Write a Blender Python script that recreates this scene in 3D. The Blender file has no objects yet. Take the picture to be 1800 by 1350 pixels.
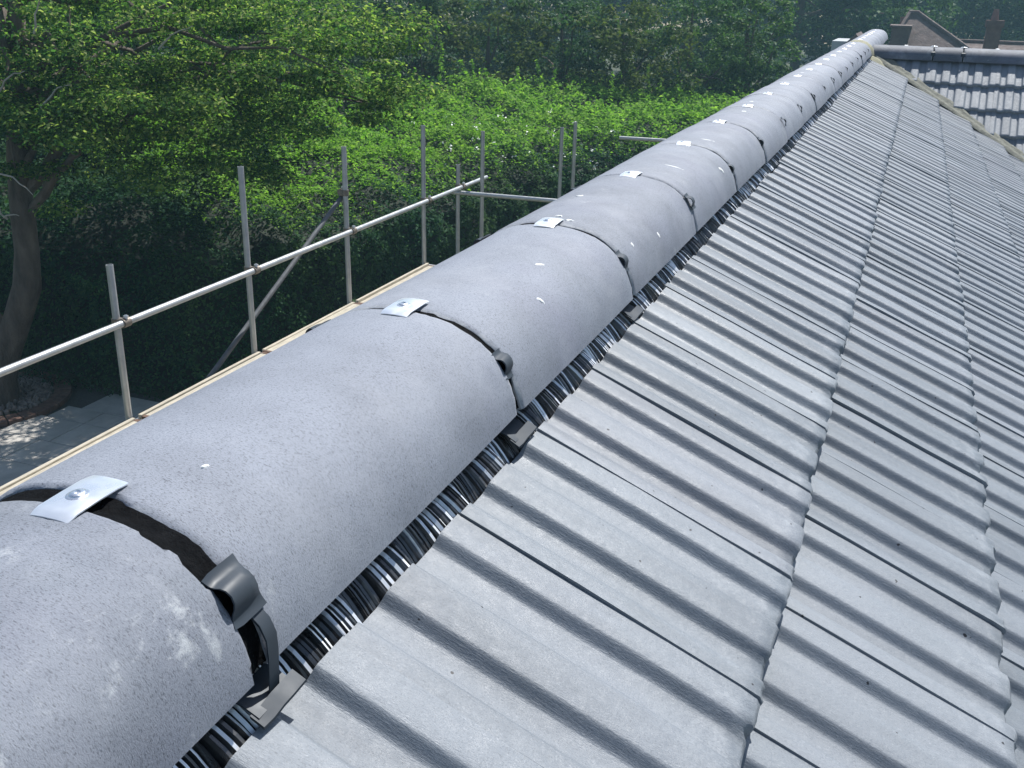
import bpy, bmesh, math, random
import numpy as np
from mathutils import Vector, Matrix

# ------------------------------------------------------------------ camera, sky, sun, exposure
scene = bpy.context.scene
COL = scene.collection
CAM = Vector((.449, -.428, .306)); YAW, PITCH, ROLL = -.361, -.377, .026
fwd = Vector((math.sin(YAW)*math.cos(PITCH), math.cos(YAW)*math.cos(PITCH), math.sin(PITCH)))
rt = Vector((math.cos(YAW), -math.sin(YAW), 0)); up = rt.cross(fwd)
r2 = math.cos(ROLL)*rt + math.sin(ROLL)*up; u2 = -math.sin(ROLL)*rt + math.cos(ROLL)*up
cam_d = bpy.data.cameras.new('camera'); cam = bpy.data.objects.new('camera', cam_d); COL.objects.link(cam)
M = Matrix((r2, u2, -fwd)).transposed().to_4x4(); M.translation = CAM; cam.matrix_world = M
cam_d.sensor_width = 36; cam_d.lens = 35.0; cam_d.clip_start = .02; cam_d.clip_end = 1000
scene.camera = cam
SUN_EL, SUN_AZ = math.radians(57), math.radians(11)      # azimuth measured from +Y towards +X
world = bpy.data.worlds.new('World'); scene.world = world; world.use_nodes = True
wn = world.node_tree.nodes; wl = world.node_tree.links
sky = wn.new('ShaderNodeTexSky'); sky.sky_type = 'NISHITA'; sky.sun_disc = False
sky.sun_elevation = SUN_EL; sky.sun_rotation = SUN_AZ
bg = wn['Background']; bg.inputs['Strength'].default_value = .105
wl.new(sky.outputs[0], bg.inputs['Color'])
sd = bpy.data.lights.new('sun', 'SUN'); sun = bpy.data.objects.new('sun', sd); COL.objects.link(sun)
sd.energy = 5.0; sd.angle = math.radians(.53); sd.color = (1, .985, .955)
S = Vector((math.cos(SUN_EL)*math.sin(SUN_AZ), math.cos(SUN_EL)*math.cos(SUN_AZ), math.sin(SUN_EL)))
sun.rotation_euler = S.to_track_quat('Z', 'Y').to_euler(); sun.location = (0, 20, 30)
vs = scene.view_settings; vs.view_transform = 'Standard'; vs.look = 'None'; vs.exposure = 0.4; vs.gamma = 1
vs.use_curve_mapping = False
scene.cycles.max_bounces = 5; scene.cycles.transparent_max_bounces = 4

rng = np.random.default_rng(7); random.seed(7)
GZ = -5.0                                                 # ground level; the ridge crown is z = 0

# ------------------------------------------------------------------ helpers
def tag(o, label=None, cat=None, group=None, kind=None):
    if label: o['label'] = label
    if cat: o['category'] = cat
    if group: o['group'] = group
    if kind: o['kind'] = kind
    return o
def empty(name, loc=(0, 0, 0)):
    o = bpy.data.objects.new(name, None); o.empty_display_size = .1; o.location = loc; COL.objects.link(o); return o
def link(name, me, m=None, parent=None):
    if m is not None and len(me.materials) == 0: me.materials.append(m)
    o = bpy.data.objects.new(name, me); COL.objects.link(o)
    if parent is not None: o.parent = parent; o.matrix_parent_inverse = Matrix.Translation(-Vector(parent_world(parent)))
    return o
def parent_world(p):
    v = Vector(p.location)
    q = p.parent
    while q is not None: v = v + Vector(q.location) if False else v; q = q.parent
    return v
def smooth(me, ang=35):
    me.polygons.foreach_set('use_smooth', [True]*len(me.polygons))
    me.set_sharp_from_angle(angle=math.radians(ang)); return me
def mesh(name, V, F, sm=None):
    me = bpy.data.meshes.new(name); me.from_pydata([tuple(map(float, v)) for v in V], [], [tuple(map(int, f)) for f in F]); me.update()
    bm = bmesh.new(); bm.from_mesh(me); bmesh.ops.recalc_face_normals(bm, faces=bm.faces); bm.to_mesh(me); bm.free()
    if sm: smooth(me, sm)
    return me
def quads(name, V):
    """V: (n,4,3) loose quads, made quickly"""
    n = len(V); me = bpy.data.meshes.new(name)
    me.vertices.add(n*4); me.vertices.foreach_set('co', np.ascontiguousarray(V, dtype=np.float32).ravel())
    me.loops.add(n*4); me.loops.foreach_set('vertex_index', np.arange(n*4, dtype=np.int32))
    me.polygons.add(n); me.polygons.foreach_set('loop_start', np.arange(0, n*4, 4, dtype=np.int32))
    me.polygons.foreach_set('loop_total', np.full(n, 4, dtype=np.int32))
    me.update(calc_edges=True); return me
def join(parts):
    V = []; F = []; o = 0
    for v, f in parts:
        V += list(v); F += [tuple(i+o for i in q) for q in f]; o += len(v)
    return V, F
def tube(pts, rad, n=10, cap=True):
    pts = [Vector(p) for p in pts]; m = len(pts)
    if not hasattr(rad, '__len__'): rad = [rad]*m
    V = []; F = []; a = None
    for i, p in enumerate(pts):
        t = (pts[min(i+1, m-1)]-pts[max(i-1, 0)]).normalized()
        if a is None: a = t.orthogonal().normalized()
        a = (a - t*a.dot(t)).normalized(); b = t.cross(a)
        for k in range(n):
            q = 2*math.pi*k/n; V.append(p+(a*math.cos(q)+b*math.sin(q))*rad[i])
    for i in range(m-1):
        for k in range(n): F.append((i*n+k, i*n+(k+1) % n, (i+1)*n+(k+1) % n, (i+1)*n+k))
    if cap: F.append(tuple(range(n))); F.append(tuple(range((m-1)*n, m*n)))
    return V, F
def box(x0, x1, y0, y1, z0, z1):
    V = [(x, y, z) for x in (x0, x1) for y in (y0, y1) for z in (z0, z1)]
    return V, [(0, 1, 3, 2), (4, 6, 7, 5), (0, 4, 5, 1), (2, 3, 7, 6), (0, 2, 6, 4), (1, 5, 7, 3)]
def bevel(me, w=.003, seg=2):
    bm = bmesh.new(); bm.from_mesh(me)
    bmesh.ops.bevel(bm, geom=list(bm.edges), offset=w, segments=seg, affect='EDGES', profile=.6)
    bm.to_mesh(me); bm.free(); return me
def fbm(x, y, seed=0):
    r = np.random.default_rng(seed); s = 0
    for o in range(5):
        a = r.uniform(0, 6.28); f = 2**o*r.uniform(.8, 1.2); ph = r.uniform(0, 6.28, 2)
        s = s + np.sin((x*np.cos(a)+y*np.sin(a))*f+ph[0])*np.cos((x*np.sin(a)-y*np.cos(a))*f*1.13+ph[1])/1.7**o
    return s

# ------------------------------------------------------------------ materials
class NT:
    def __init__(s, name):
        s.m = bpy.data.materials.new(name); s.m.use_nodes = True; s.t = s.m.node_tree; s.b = s.t.nodes['Principled BSDF']
    def n(s, ty, **kw):
        o = s.t.nodes.new('ShaderNode'+ty)
        for k, v in kw.items(): setattr(o, k, v)
        return o
    def l(s, a, b): s.t.links.new(a, b)
    def coords(s, scale=(1, 1, 1), rnd=True, src='Object'):
        tc = s.n('TexCoord'); mp = s.n('Mapping'); mp.inputs['Scale'].default_value = scale
        if rnd:
            oi = s.n('ObjectInfo'); vm = s.n('VectorMath', operation='MULTIPLY_ADD')
            cx = s.n('CombineXYZ')
            for i in range(3): s.l(oi.outputs['Random'], cx.inputs[i])
            vm.inputs[1].default_value = (31.7, 17.3, 47.9); s.l(cx.outputs[0], vm.inputs[0]); s.l(tc.outputs[src], vm.inputs[2])
            s.l(vm.outputs[0], mp.inputs['Vector'])
        else: s.l(tc.outputs[src], mp.inputs['Vector'])
        return mp.outputs[0]
    def noise(s, co, scale, detail=4, rough=.55, dist=0):
        n = s.n('TexNoise'); n.inputs['Scale'].default_value = scale; n.inputs['Detail'].default_value = detail
        n.inputs['Roughness'].default_value = rough; n.inputs['Distortion'].default_value = dist; s.l(co, n.inputs['Vector']); return n.outputs['Fac']
    def ramp(s, fac, stops):
        r = s.n('ValToRGB'); e = r.color_ramp.elements
        while len(e) < len(stops): e.new(.5)
        for q, (p, c) in zip(e, stops):
            q.position = p; q.color = (*c, 1) if hasattr(c, '__len__') else (c, c, c, 1)
        s.l(fac, r.inputs[0]); return r.outputs[0]
    def map01(s, v, lo, hi):
        m = s.n('MapRange'); s.l(v, m.inputs[0]); m.inputs[1].default_value = lo; m.inputs[2].default_value = hi; return m.outputs[0]
    def mix(s, fac, a, b, mode='MIX'):
        m = s.n('MixRGB', blend_type=mode)
        for i, v in ((0, fac), (1, a), (2, b)):
            if hasattr(v, 'is_linked'): s.l(v, m.inputs[i])
            elif i == 0: m.inputs[0].default_value = v
            else: m.inputs[i].default_value = (*v, 1)
        return m.outputs[0]
    def bump(s, h, dist, strength=1, normal=None):
        b = s.n('Bump'); b.inputs['Distance'].default_value = dist; b.inputs['Strength'].default_value = strength
        s.l(h, b.inputs['Height'])
        if normal is not None: s.l(normal, b.inputs['Normal'])
        return b.outputs[0]
    def out(s, color=None, rough=None, normal=None, metal=None, spec=None):
        b = s.b
        for nm, v in (('Base Color', color), ('Roughness', rough), ('Normal', normal), ('Metallic', metal), ('Specular IOR Level', spec)):
            if v is None: continue
            if hasattr(v, 'is_linked'): s.l(v, b.inputs[nm])
            elif nm == 'Base Color': b.inputs[nm].default_value = (*v, 1)
            else: b.inputs[nm].default_value = v
        return s.m

def m_tile(name='roof_tile_concrete', r0=.38):
    t = NT(name); co = t.coords((1, .22, 1)); ci = t.coords()
    a = t.ramp(t.noise(co, 38, 6, .6), [(.25, (.165, .185, .205)), (.75, (.245, .268, .295))])
    big = t.noise(ci, 7, 3); a = t.mix(t.ramp(big, [(.35, 0.0), (.75, .55)]), a, (.27, .295, .34))
    oi = t.n('ObjectInfo'); a = t.mix(.6, a, t.ramp(oi.outputs['Random'], [(0, (.125, .145, .165)), (.35, (.175, .198, .222)), (.7, (.19, .205, .232)), (1, (.245, .268, .285))]))
    # pale bloom towards the weathered tail of the tile
    sx = t.n('SeparateXYZ'); tc = t.n('TexCoord'); t.l(tc.outputs['Object'], sx.inputs[0])
    tail = t.n('MapRange'); t.l(sx.outputs['Y'], tail.inputs[0]); tail.inputs[1].default_value = 0; tail.inputs[2].default_value = .11
    tail.inputs[3].default_value = 1; tail.inputs[4].default_value = 0
    pm = t.n('Math', operation='MULTIPLY'); t.l(tail.outputs[0], pm.inputs[0]); t.l(t.ramp(t.noise(ci, 55, 6, .7), [(.45, 0.0), (.68, .6)]), pm.inputs[1])
    a = t.mix(pm.outputs[0], a, (.36, .38, .4))
    spk = t.ramp(t.noise(t.coords((1, .6, 1)), 900, 3, .7), [(.3, 0.0), (.46, 1.0)]); a = t.mix(spk, t.mix(.42, a, (.03, .035, .04)), a)
    spl = t.ramp(t.noise(t.coords((1, .45, 1)), 650, 3, .7), [(.58, 0.0), (.74, .4)]); a = t.mix(spl, a, (.45, .47, .5))
    dots = t.ramp(t.noise(ci, 130, 1, .3), [(.19, 0.0), (.2, 1.0)]); a = t.mix(dots, (.02, .02, .024), a)
    stain = t.ramp(t.noise(t.coords((1, .12, 1)), 16, 4, .6), [(.3, .74), (.55, 1.0)]); a = t.mix(1, a, stain, 'MULTIPLY')
    h = t.noise(co, 700, 5, .7); n = t.bump(h, .0011, .6); n = t.bump(t.noise(ci, 75, 5, .6), .0016, .4, n)
    r = t.ramp(t.noise(ci, 90, 3), [(.3, r0), (.7, r0+.18)])
    return t.out(a, r, n, spec=.5)
def m_ridge(name, blot, tone=(.228, .247, .287)):
    t = NT(name); ci = t.coords(); lo = tuple(v*.8 for v in tone); hi = tuple(v*1.22 for v in tone)
    a = t.ramp(t.noise(ci, 11, 5, .6), [(.3, lo), (.72, hi)])
    oi = t.n('ObjectInfo'); a = t.mix(.35, a, t.ramp(oi.outputs['Random'], [(0, tuple(v*.72 for v in tone)), (1, tuple(v*1.25 for v in tone))]))
    a = t.mix(t.ramp(t.noise(ci, 4.3, 3), [(.5, 0.0), (.75, .45)]), a, (.2, .205, .27))
    grain = t.noise(t.coords((.5, 1.3, .5)), 850, 4, .75)
    a = t.mix(t.ramp(grain, [(.36, 0.0), (.47, 1.0)]), t.mix(.75, a, (.025, .03, .04)), a)
    a = t.mix(t.ramp(grain, [(.58, 0.0), (.72, .35)]), a, (.4, .42, .45))
    w = t.ramp(t.noise(ci, 26, 7, .74, .4), [(.63-blot, 0.0), (.72-blot*.6, .62)])
    w2 = t.ramp(t.noise(t.coords((1, 1, 1)), 12, 2), [(.46-blot, 0.0), (.6-blot, 1.0)])
    wm = t.n('Math', operation='MULTIPLY'); t.l(w, wm.inputs[0]); t.l(w2, wm.inputs[1])
    a = t.mix(wm.outputs[0], a, (.55, .57, .58))
    chalk = t.ramp(t.noise(ci, 6.5, 6, .68), [(.5, 0.0), (.72, .4)]); a = t.mix(chalk, a, (.36, .375, .41))
    sx = t.n('SeparateXYZ'); tc = t.n('TexCoord'); t.l(tc.outputs['Object'], sx.inputs[0])      # worn pale rims at both tile ends
    ab = t.n('Math', operation='ABSOLUTE'); sb = t.n('Math', operation='SUBTRACT'); t.l(sx.outputs['Y'], sb.inputs[0]); sb.inputs[1].default_value = .225; t.l(sb.outputs[0], ab.inputs[0])
    ad = t.n('Math', operation='MULTIPLY_ADD'); t.l(t.noise(ci, 70, 4, .7), ad.inputs[0]); ad.inputs[1].default_value = .022; t.l(ab.outputs[0], ad.inputs[2])
    a = t.mix(t.ramp(t.map01(ad.outputs[0], .2215, .2345), [(.45, 0.0), (.9, .75)]), a, (.42, .435, .45))
    n = t.bump(t.noise(t.coords((.5, 1.3, .5)), 1100, 4, .75), .0010, .6); n = t.bump(t.noise(ci, 60, 3), .001, .25, n)
    return t.out(a, .68, n, spec=.45)
def m_plain(name, c, rough=.6, metal=0., var=.25, sc=30, bd=0., spec=None, scale=(1, 1, 1), bsc=None):
    t = NT(name); ci = t.coords(scale)
    a = t.ramp(t.noise(ci, sc, 5, .6), [(.3, tuple(v*(1-var) for v in c)), (.7, tuple(v*(1+var) for v in c))])
    n = t.bump(t.noise(ci, bsc or sc*4, 4, .6), bd, .8) if bd else None
    r = t.ramp(t.noise(ci, sc*1.7, 3), [(.3, max(rough-.1, .03)), (.7, min(rough+.1, 1))])
    return t.out(a, r, n, metal=metal, spec=spec)
def m_leaf(name, stops, trans=.35, rough=.5):
    t = NT(name); g = t.n('NewGeometry')
    c = t.ramp(g.outputs['Random Per Island'], stops)
    ci = t.coords((1, 1, 1)); big = t.noise(ci, .55, 2); c = t.mix(t.ramp(big, [(.35, 0.0), (.7, .5)]), c, t.mix(.5, c, (.11, .12, .02)))
    t.out(c, rough, spec=.05)
    tr = t.n('BsdfTranslucent'); t.l(t.mix(1, c, (1.3, 1.5, .7), 'MULTIPLY'), tr.inputs['Color'])
    mx = t.n('MixShader'); mx.inputs[0].default_value = trans
    t.l(t.b.outputs[0], mx.inputs[1]); t.l(tr.outputs[0], mx.inputs[2]); t.l(mx.outputs[0], t.t.nodes['Material Output'].inputs['Surface'])
    return t.m
MT = m_tile(); MTW = m_tile('wing_tile_concrete', .5); MR = m_ridge('ridge_tile_concrete', 0.0); MRN = m_ridge('ridge_tile_concrete_limy', .07, (.205, .225, .262))
MRB = m_ridge('ridge_tile_wing_concrete', 0.0, (.1, .112, .135))
M_RUB = m_plain('black_rubber_seal', (.0035, .004, .005), .9, 0, .4, 90, .002, spec=.1)
M_PLAS = m_plain('dark_grey_plastic', (.036, .046, .058), .5, 0, .12, 25, spec=.35)
M_ALU = m_plain('bright_clip_metal', (.86, .88, .9), .32, .75, .05, 40)
M_SCREW = m_plain('screw_metal', (.7, .72, .75), .3, .9, .1, 200)
M_FOIL = m_plain('pleated_vent_foil', (.03, .032, .035), .33, .0, .3, 60, scale=(1, 3, 1), spec=1.0)
M_GLINT = m_plain('foil_fold_glint', (.82, .84, .86), .35, .35, .1, 80)  # pale crests: sky reflections painted into the foil colour
M_STEEL = m_plain('galvanised_tube', (.42, .43, .43), .42, .55, .15, 9)
M_DULL = m_plain('dark_tube', (.1, .105, .11), .7, .2, .3, 12)  # darker, duller grey than the galvanised tubes
M_CLAMP = m_plain('coupler_steel', (.2, .17, .14), .55, .6, .35, 40)
M_WOOD = m_plain('scaffold_board_wood', (.43, .385, .3), .75, 0, .28, 14, .003, scale=(6, .6, 6))
M_BAND = m_plain('rusty_end_band', (.13, .075, .05), .7, .2, .4, 40)
M_MORT = m_plain('lichen_mortar', (.19, .19, .155), .9, 0, .3, 35, .006)
M_MORTY = m_plain('fresh_yellow_mortar', (.33, .315, .22), .9, 0, .2, 45, .005)
M_DARK = m_plain('roof_underlay', (.02, .02, .022), .9)
M_SPL = m_plain('lime_splash', (.66, .67, .66), .8, 0, .12, 200)
M_RENDER = m_plain('house_render', (.6, .57, .5), .9, 0, .1, 8, .004)
M_FASC = m_plain('white_fascia', (.75, .75, .73), .5, 0, .06, 6)
M_BARK = m_plain('tree_bark', (.11, .085, .065), .85, 0, .45, 7, .03, scale=(1, 1, .35))
M_TWIG = m_plain('bare_twig', (.42, .38, .33), .8, 0, .2, 12)
M_STONE = m_plain('paving_stone', (.44, .41, .37), .8, 0, .2, 3.5, .004, bsc=40)
M_PEB = m_plain('bed_pebbles', (.2, .16, .135), .8, 0, .45, 9)
M_EDGE = m_plain('bed_edging_brick', (.16, .09, .065), .85, 0, .3, 12, .006)
M_SOIL = m_plain('garden_soil_and_grass', (.05, .06, .025), .95, 0, .4, .6, .03, bsc=6)
M_BROWN = m_plain('brown_plain_tiles', (.12, .085, .075), .85, 0, .3, 4, .02)
M_BRICK = m_plain('chimney_brick', (.13, .075, .06), .85, 0, .3, 5, .01)
M_POT = m_plain('terracotta', (.2, .1, .08), .8, 0, .2, 6)
M_WHITE = m_plain('white_house_render', (.4, .42, .43), .8, 0, .06, 3)
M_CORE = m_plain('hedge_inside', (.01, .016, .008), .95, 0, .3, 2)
L_NEAR = m_leaf('leaf_near_tree', [(0, (.022, .07, .034)), (.45, (.055, .135, .045)), (.8, (.16, .26, .06)), (1, (.42, .46, .2))], .55, .6)
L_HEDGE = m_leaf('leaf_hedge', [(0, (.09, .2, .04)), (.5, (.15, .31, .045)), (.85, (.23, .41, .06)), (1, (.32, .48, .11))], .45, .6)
L_YEW_SHADE = m_leaf('leaf_hedge_dark_shade', [(0, (.008, .036, .024)), (.6, (.018, .066, .034)), (1, (.045, .11, .038))], .25, .6)  # dark yew-like leaves, with the hedge's shade put into their colour
L_A = m_leaf('leaf_forest_dark', [(0, (.014, .05, .03)), (.5, (.032, .09, .042)), (1, (.07, .135, .05))], .3)
L_B = m_leaf('leaf_forest_mid', [(0, (.02, .064, .03)), (.5, (.048, .12, .04)), (1, (.11, .19, .05))], .33)
L_C = m_leaf('leaf_forest_olive', [(0, (.03, .058, .026)), (.5, (.066, .098, .034)), (1, (.12, .15, .045))], .35)
M_PETAL = m_plain('white_petal', (.8, .82, .74), .6, 0, .05, 5)

# ------------------------------------------------------------------ ground
gs = 70
me = mesh('ground', [(-gs, -45, GZ-.02), (gs, -45, GZ-.02), (gs, 130, GZ-.02), (-gs, 130, GZ-.02)], [(0, 1, 2, 3)])
tag(link('ground', me, M_SOIL), 'dark garden ground around the house and under the trees', 'ground', kind='structure')

# ------------------------------------------------------------------ roof geometry (ridge along Y, crown z = 0)
TH = math.radians(28.9); TA = math.radians(22.1); TW = .2; GA = .267; Y0 = .085
TAIL1 = Vector((.414, 0, -.24)); ES = Vector((math.cos(TH), 0, -math.sin(TH)))
RH = .0115
PROFILE_F = [(.0005, RH-.0004), (.0345, RH), (.0475, 0), (.078, 0), (.091, RH), (.1305, RH), (.1435, 0), (.166, 0), (.181, RH+.0010), (.2012, RH+.0014)]   # from the far joint to the near joint
PROFILE = [(TW-u, h) for u, h in PROFILE_F[::-1]]               # from the near joint to the far joint
def tile_h(u):
    for (a, ha), (b, hb) in zip(PROFILE[:-1], PROFILE[1:]):
        if a <= u <= b:
            t = (u-a)/(b-a); t = t*t*(3-2*t); return ha+(hb-ha)*t
    return RH+.0014 if u < .01 else RH
def tile_mesh(L, seed, us, rows, th=.021):
    """x = u (near joint 0 -> far joint TW), the near edge lips over the neighbour, y = v (tail 0 -> head L), z = 0 at roll-top level"""
    r = np.random.default_rng(seed); V = []; n = len(us)
    chip = np.cumsum(r.normal(0, .0011, n)); chip -= np.linspace(chip[0], chip[-1], n); chip = np.clip(chip, -.0012, .0035)
    for _ in range(2):
        k = r.integers(0, n); chip[max(k-1, 0):k+2] += r.uniform(.001, .0035)
    for vi, v in enumerate(rows):
        for ui, u in enumerate(us):
            h = tile_h(u)-RH
            vv = v
            if vi == 0: vv = chip[ui]; h -= .0042+r.uniform(0, .001)
            elif vi == 1: vv = .0045+chip[ui]*.8; h -= .0008
            h += .0006*math.sin(v*21+seed)+r.normal(0, .00012)
            V.append((u, vv, h))
    top = len(V)
    for v in (rows[0], rows[-1]):
        for ui, u in enumerate(us): V.append((u, v+(chip[ui]*.7 if v == rows[0] else 0), tile_h(u)*.75-RH-th))
    F = []; m = len(rows)
    for j in range(m-1):
        for i in range(n-1): F.append((j*n+i, (j+1)*n+i, (j+1)*n+i+1, j*n+i+1))
    for i in range(n-1):
        F.append((i, i+1, top+i+1, top+i)); F.append(((m-1)*n+i+1, (m-1)*n+i, top+n+i, top+n+i+1)); F.append((top+i, top+i+1, top+n+i+1, top+n+i))
    for i in (0, n-1): F.append(tuple([j*n+i for j in range(m)]+[top+n+i, top+i]))
    return V, F
us_hi = sorted({round(TW-x, 5) for a in ((.0005, .003), (.0345, .0475), (.078, .091), (.1305, .1435), (.166, .181), (.1975, .2012)) for x in np.linspace(a[0], a[1], 3 if a[1]-a[0] < .004 else 7)} | {round(TW-q, 5) for q in (.012, .024, .056, .066, .104, .118, .155, .188)})
us_lo = [p[0] for p in PROFILE]
rows_hi = lambda L: [0, .0045, .02, L*.3, L*.6, L]
TILE_TOP = [smooth(mesh('roof_tile_top', *tile_mesh(.302, s, us_hi, rows_hi(.302))), 50) for s in range(7)]
TILE = [smooth(mesh('roof_tile', *tile_mesh(.335, s+20, us_hi, rows_hi(.335))), 50) for s in range(7)]
for me in TILE_TOP+TILE: me.materials.append(MT)
def tile_frame(side=1):
    ev = Vector((-math.cos(TA)*side, 0, math.sin(TA))); nn = Vector((math.sin(TA)*side, 0, math.cos(TA)))
    eu = Vector((0, 1, 0)) if side > 0 else Vector((0, -1, 0))
    return eu, ev, nn
def frame_m(eu, ev, nn, loc):
    m = Matrix((eu, ev, nn)).transposed().to_4x4(); m.translation = loc; return m
def on_screen(p, mx=.0):
    d = Vector(p)-CAM; z = d.dot(fwd)
    if z < .05: return None
    x = d.dot(r2)/z*1750+900; y = 675-d.dot(u2)/z*1750
    return (x, y, z) if (-mx < x < 1800+mx and -mx < y < 1350+mx) else None
def valley_ok(x, y, slack=.2): return y < 7.89-(x-.43)/1.6+slack

house = empty('house', (0, 3, GZ))
tag(house, 'house under a dark grey interlocking tile roof seen along its ridge', 'house')
eu, ev, nn = tile_frame(1); cand = []; rest = []
NC = 16
for c in range(NC):
    tail = TAIL1+ES*GA*c
    for i in range(-17, 41):
        y = Y0+TW*(i-1)                               # near joint of the tile
        if not valley_ok(tail.x-.15, y+.1): continue
        best = None; area = 0
        for a in (0, .5, 1):
            for b in (0, .5, 1):
                s = on_screen((tail.x-.28*a, y+TW*b, tail.z+.11*a))
                if s: area += 1/s[2]**2
        (cand if area > 0 else rest).append((area, c, i, tail, y))
cand.sort(key=lambda q: -q[0])
print('tiles in view', len(cand), 'rest', len(rest))
rest += cand[285:]; cand = cand[:285]
for area, c, i, tail, y in cand:
    r = np.random.default_rng(1000+c*97+i)
    me = (TILE_TOP if c == 0 else TILE)[r.integers(0, 7)]
    o = link('roof_tile', me, None, house)
    e1 = (eu+ev*r.normal(0, .0035)+nn*r.normal(0, .0025)).normalized(); n1 = e1.cross(ev).normalized(); e2 = n1.cross(e1)
    o.matrix_basis = frame_m(e1, e2, n1, Vector((tail.x, y, tail.z))+ev*r.normal(0, .0016)+nn*r.normal(0, .0008))
def joined_tiles(lst, eu, ev, nn, L=.335, W=1.0):
    parts = []
    for area, c, i, tail, y in lst:
        v, f = tile_mesh(.302 if c == 0 else L, 3, us_lo, [0, .0045, L if c else .302])
        V = np.array(v); V[:, 0] *= W
        P = np.outer(V[:, 0], eu)+np.outer(V[:, 1], ev)+np.outer(V[:, 2], nn)+np.array((tail.x, y, tail.z))
        parts.append(([tuple(q) for q in P], f))
    return join(parts)
V, F = joined_tiles(rest, eu, ev, nn)
tag(link('roof_tiles_far', smooth(mesh('roof_tiles_far', V, F), 50), MT, house), kind='stuff')
# the far (left) slope, which lies behind the ridge
TL = math.radians(36); ESL = Vector((math.cos(TL), 0, -math.sin(TL))); TA_, TA = TA, TL-math.radians(6.5)
eu2, ev2, nn2 = tile_frame(-1); TA = TA_; left = []
for c in range(15):
    t1 = TAIL1+ESL*GA*c
    for i in range(-17, 47): left.append((0, c, i, Vector((-t1.x, 0, t1.z-.03)), Y0+TW*i))
V, F = joined_tiles(left, eu2, ev2, nn2)
tag(link('roof_tiles_behind', smooth(mesh('roof_tiles_behind', V, F), 50), MT, house), 'grey tiles of the slope behind the ridge', kind='stuff')
# underlay beneath the tiles and the house body
ux = TAIL1.x+ES.x*GA*(NC-1); uz = TAIL1.z+ES.z*GA*(NC-1)-.045
lx = TAIL1.x+ESL.x*GA*14; lz = TAIL1.z+ESL.z*GA*14-.09
V = [(0, -3.2, -.075-.045+.0), (ux, -3.2, uz), (ux, 8.1, uz), (0, 8.1, -.12), (-lx, -3.2, lz), (-lx, 9.5, lz), (0, 9.5, -.12), (.0, 12.2, -.12), (1.4, 12.2, -.92), (1.4, 8.1, -.92), (-1.4, 12.2, -1.15), (-1.4, 9.5, -1.15)]
link('roof_underlay', mesh('roof_underlay', V, [(0, 1, 2, 3), (0, 3, 6, 5, 4), (3, 7, 8, 9), (6, 7, 10, 11)]), M_DARK, house)
hw = ux-.35; hl = lx-.35
V, F = join([box(-hl, hw, -2.9, 9.3, GZ, min(uz, lz)-.1), box(-1.2, 1.2, 9.3, 12.0, GZ, -1.0)])
link('wall', mesh('house_wall', V, F), M_RENDER, house)
for V, F in (box(-lx+.03, -lx+.05, -3.1, 9.45, lz-.2, lz-.01), box(ux-.05, ux-.03, -3.1, 5.5, uz-.2, uz-.01)): link('fascia', mesh('fascia', V, F), M_FASC, house)
V = [(-hl, -2.9, lz-.1), (hw, -2.9, uz-.1), (0, -2.9, -.2), (-hl, 9.3, lz-.1), (hw, 9.3, uz-.1), (0, 9.3, -.2), (-1.2, 12, -1), (1.2, 12, -1), (0, 12, -.2)]
for k in (0, 3, 6): link('gable', mesh('gable', V[k:k+3], [(0, 1, 2)]), M_RENDER, house)

# ------------------------------------------------------------------ ridge tiles
RR = .13; RA = math.radians(74); RL = .45
def G(a): return 1+.066*math.sin(2*a)**2            # fuller shoulders than a plain half round
def ridge_mesh(L, seed, gap0=.004, gap1=.004, na=44, rough=1.0, na_rows=16):
    r = np.random.default_rng(seed); V = []; ang = np.linspace(-RA, RA, na)
    def wob(scale):
        c = np.cumsum(r.normal(0, .0009*scale, na)); c -= np.linspace(c[0], c[-1], na); c = np.clip(c, -.003, .003)
        for _ in range(int(4*scale)):
            k = r.integers(0, na); c[max(k-1, 0):k+2] += r.uniform(.0008, .0035)*scale
        return c
    w0, w1 = wob(rough), wob(rough)
    ys = [gap0, gap0+.0025, gap0+.008]+list(np.linspace(gap0+.03, L-gap1-.03, na_rows-6))+[L-gap1-.008, L-gap1-.0025, L-gap1]
    m = len(ys)
    for j, y in enumerate(ys):
        d = (.0026, .0006, 0)[min(j, m-1-j)] if min(j, m-1-j) < 3 else 0
        for k, a in enumerate(ang):
            rad = RR-d+r.normal(0, .00012)+.0006*math.sin(y*9+seed+a*2)
            yy = y+(w0[k] if j < 2 else -w1[k] if j >= m-2 else 0)
            rad *= G(a); V.append((rad*math.sin(a), yy, rad*math.cos(a)-RR))
    o = len(V); ri = RR-.015
    for yy in (ys[0]+.001, ys[-1]-.001):
        for k, a in enumerate(ang): V.append((ri*G(a)*math.sin(a), yy, ri*G(a)*math.cos(a)-RR))
    F = []
    for j in range(m-1):
        for k in range(na-1): F.append((j*na+k, j*na+k+1, (j+1)*na+k+1, (j+1)*na+k))
    for k in range(na-1):
        F += [(k, o+k, o+k+1, k+1), ((m-1)*na+k, (m-1)*na+k+1, o+na+k+1, o+na+k), (o+k, o+na+k, o+na+k+1, o+k+1)]
    for k in (0, na-1): F.append(tuple([j*na+k for j in range(m)]+[o+na+k, o+k]))
    return smooth(mesh('ridge_tile', V, F), 40)
RM = [ridge_mesh(RL, 40+s, .0048, .0048) for s in range(6)]
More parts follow.
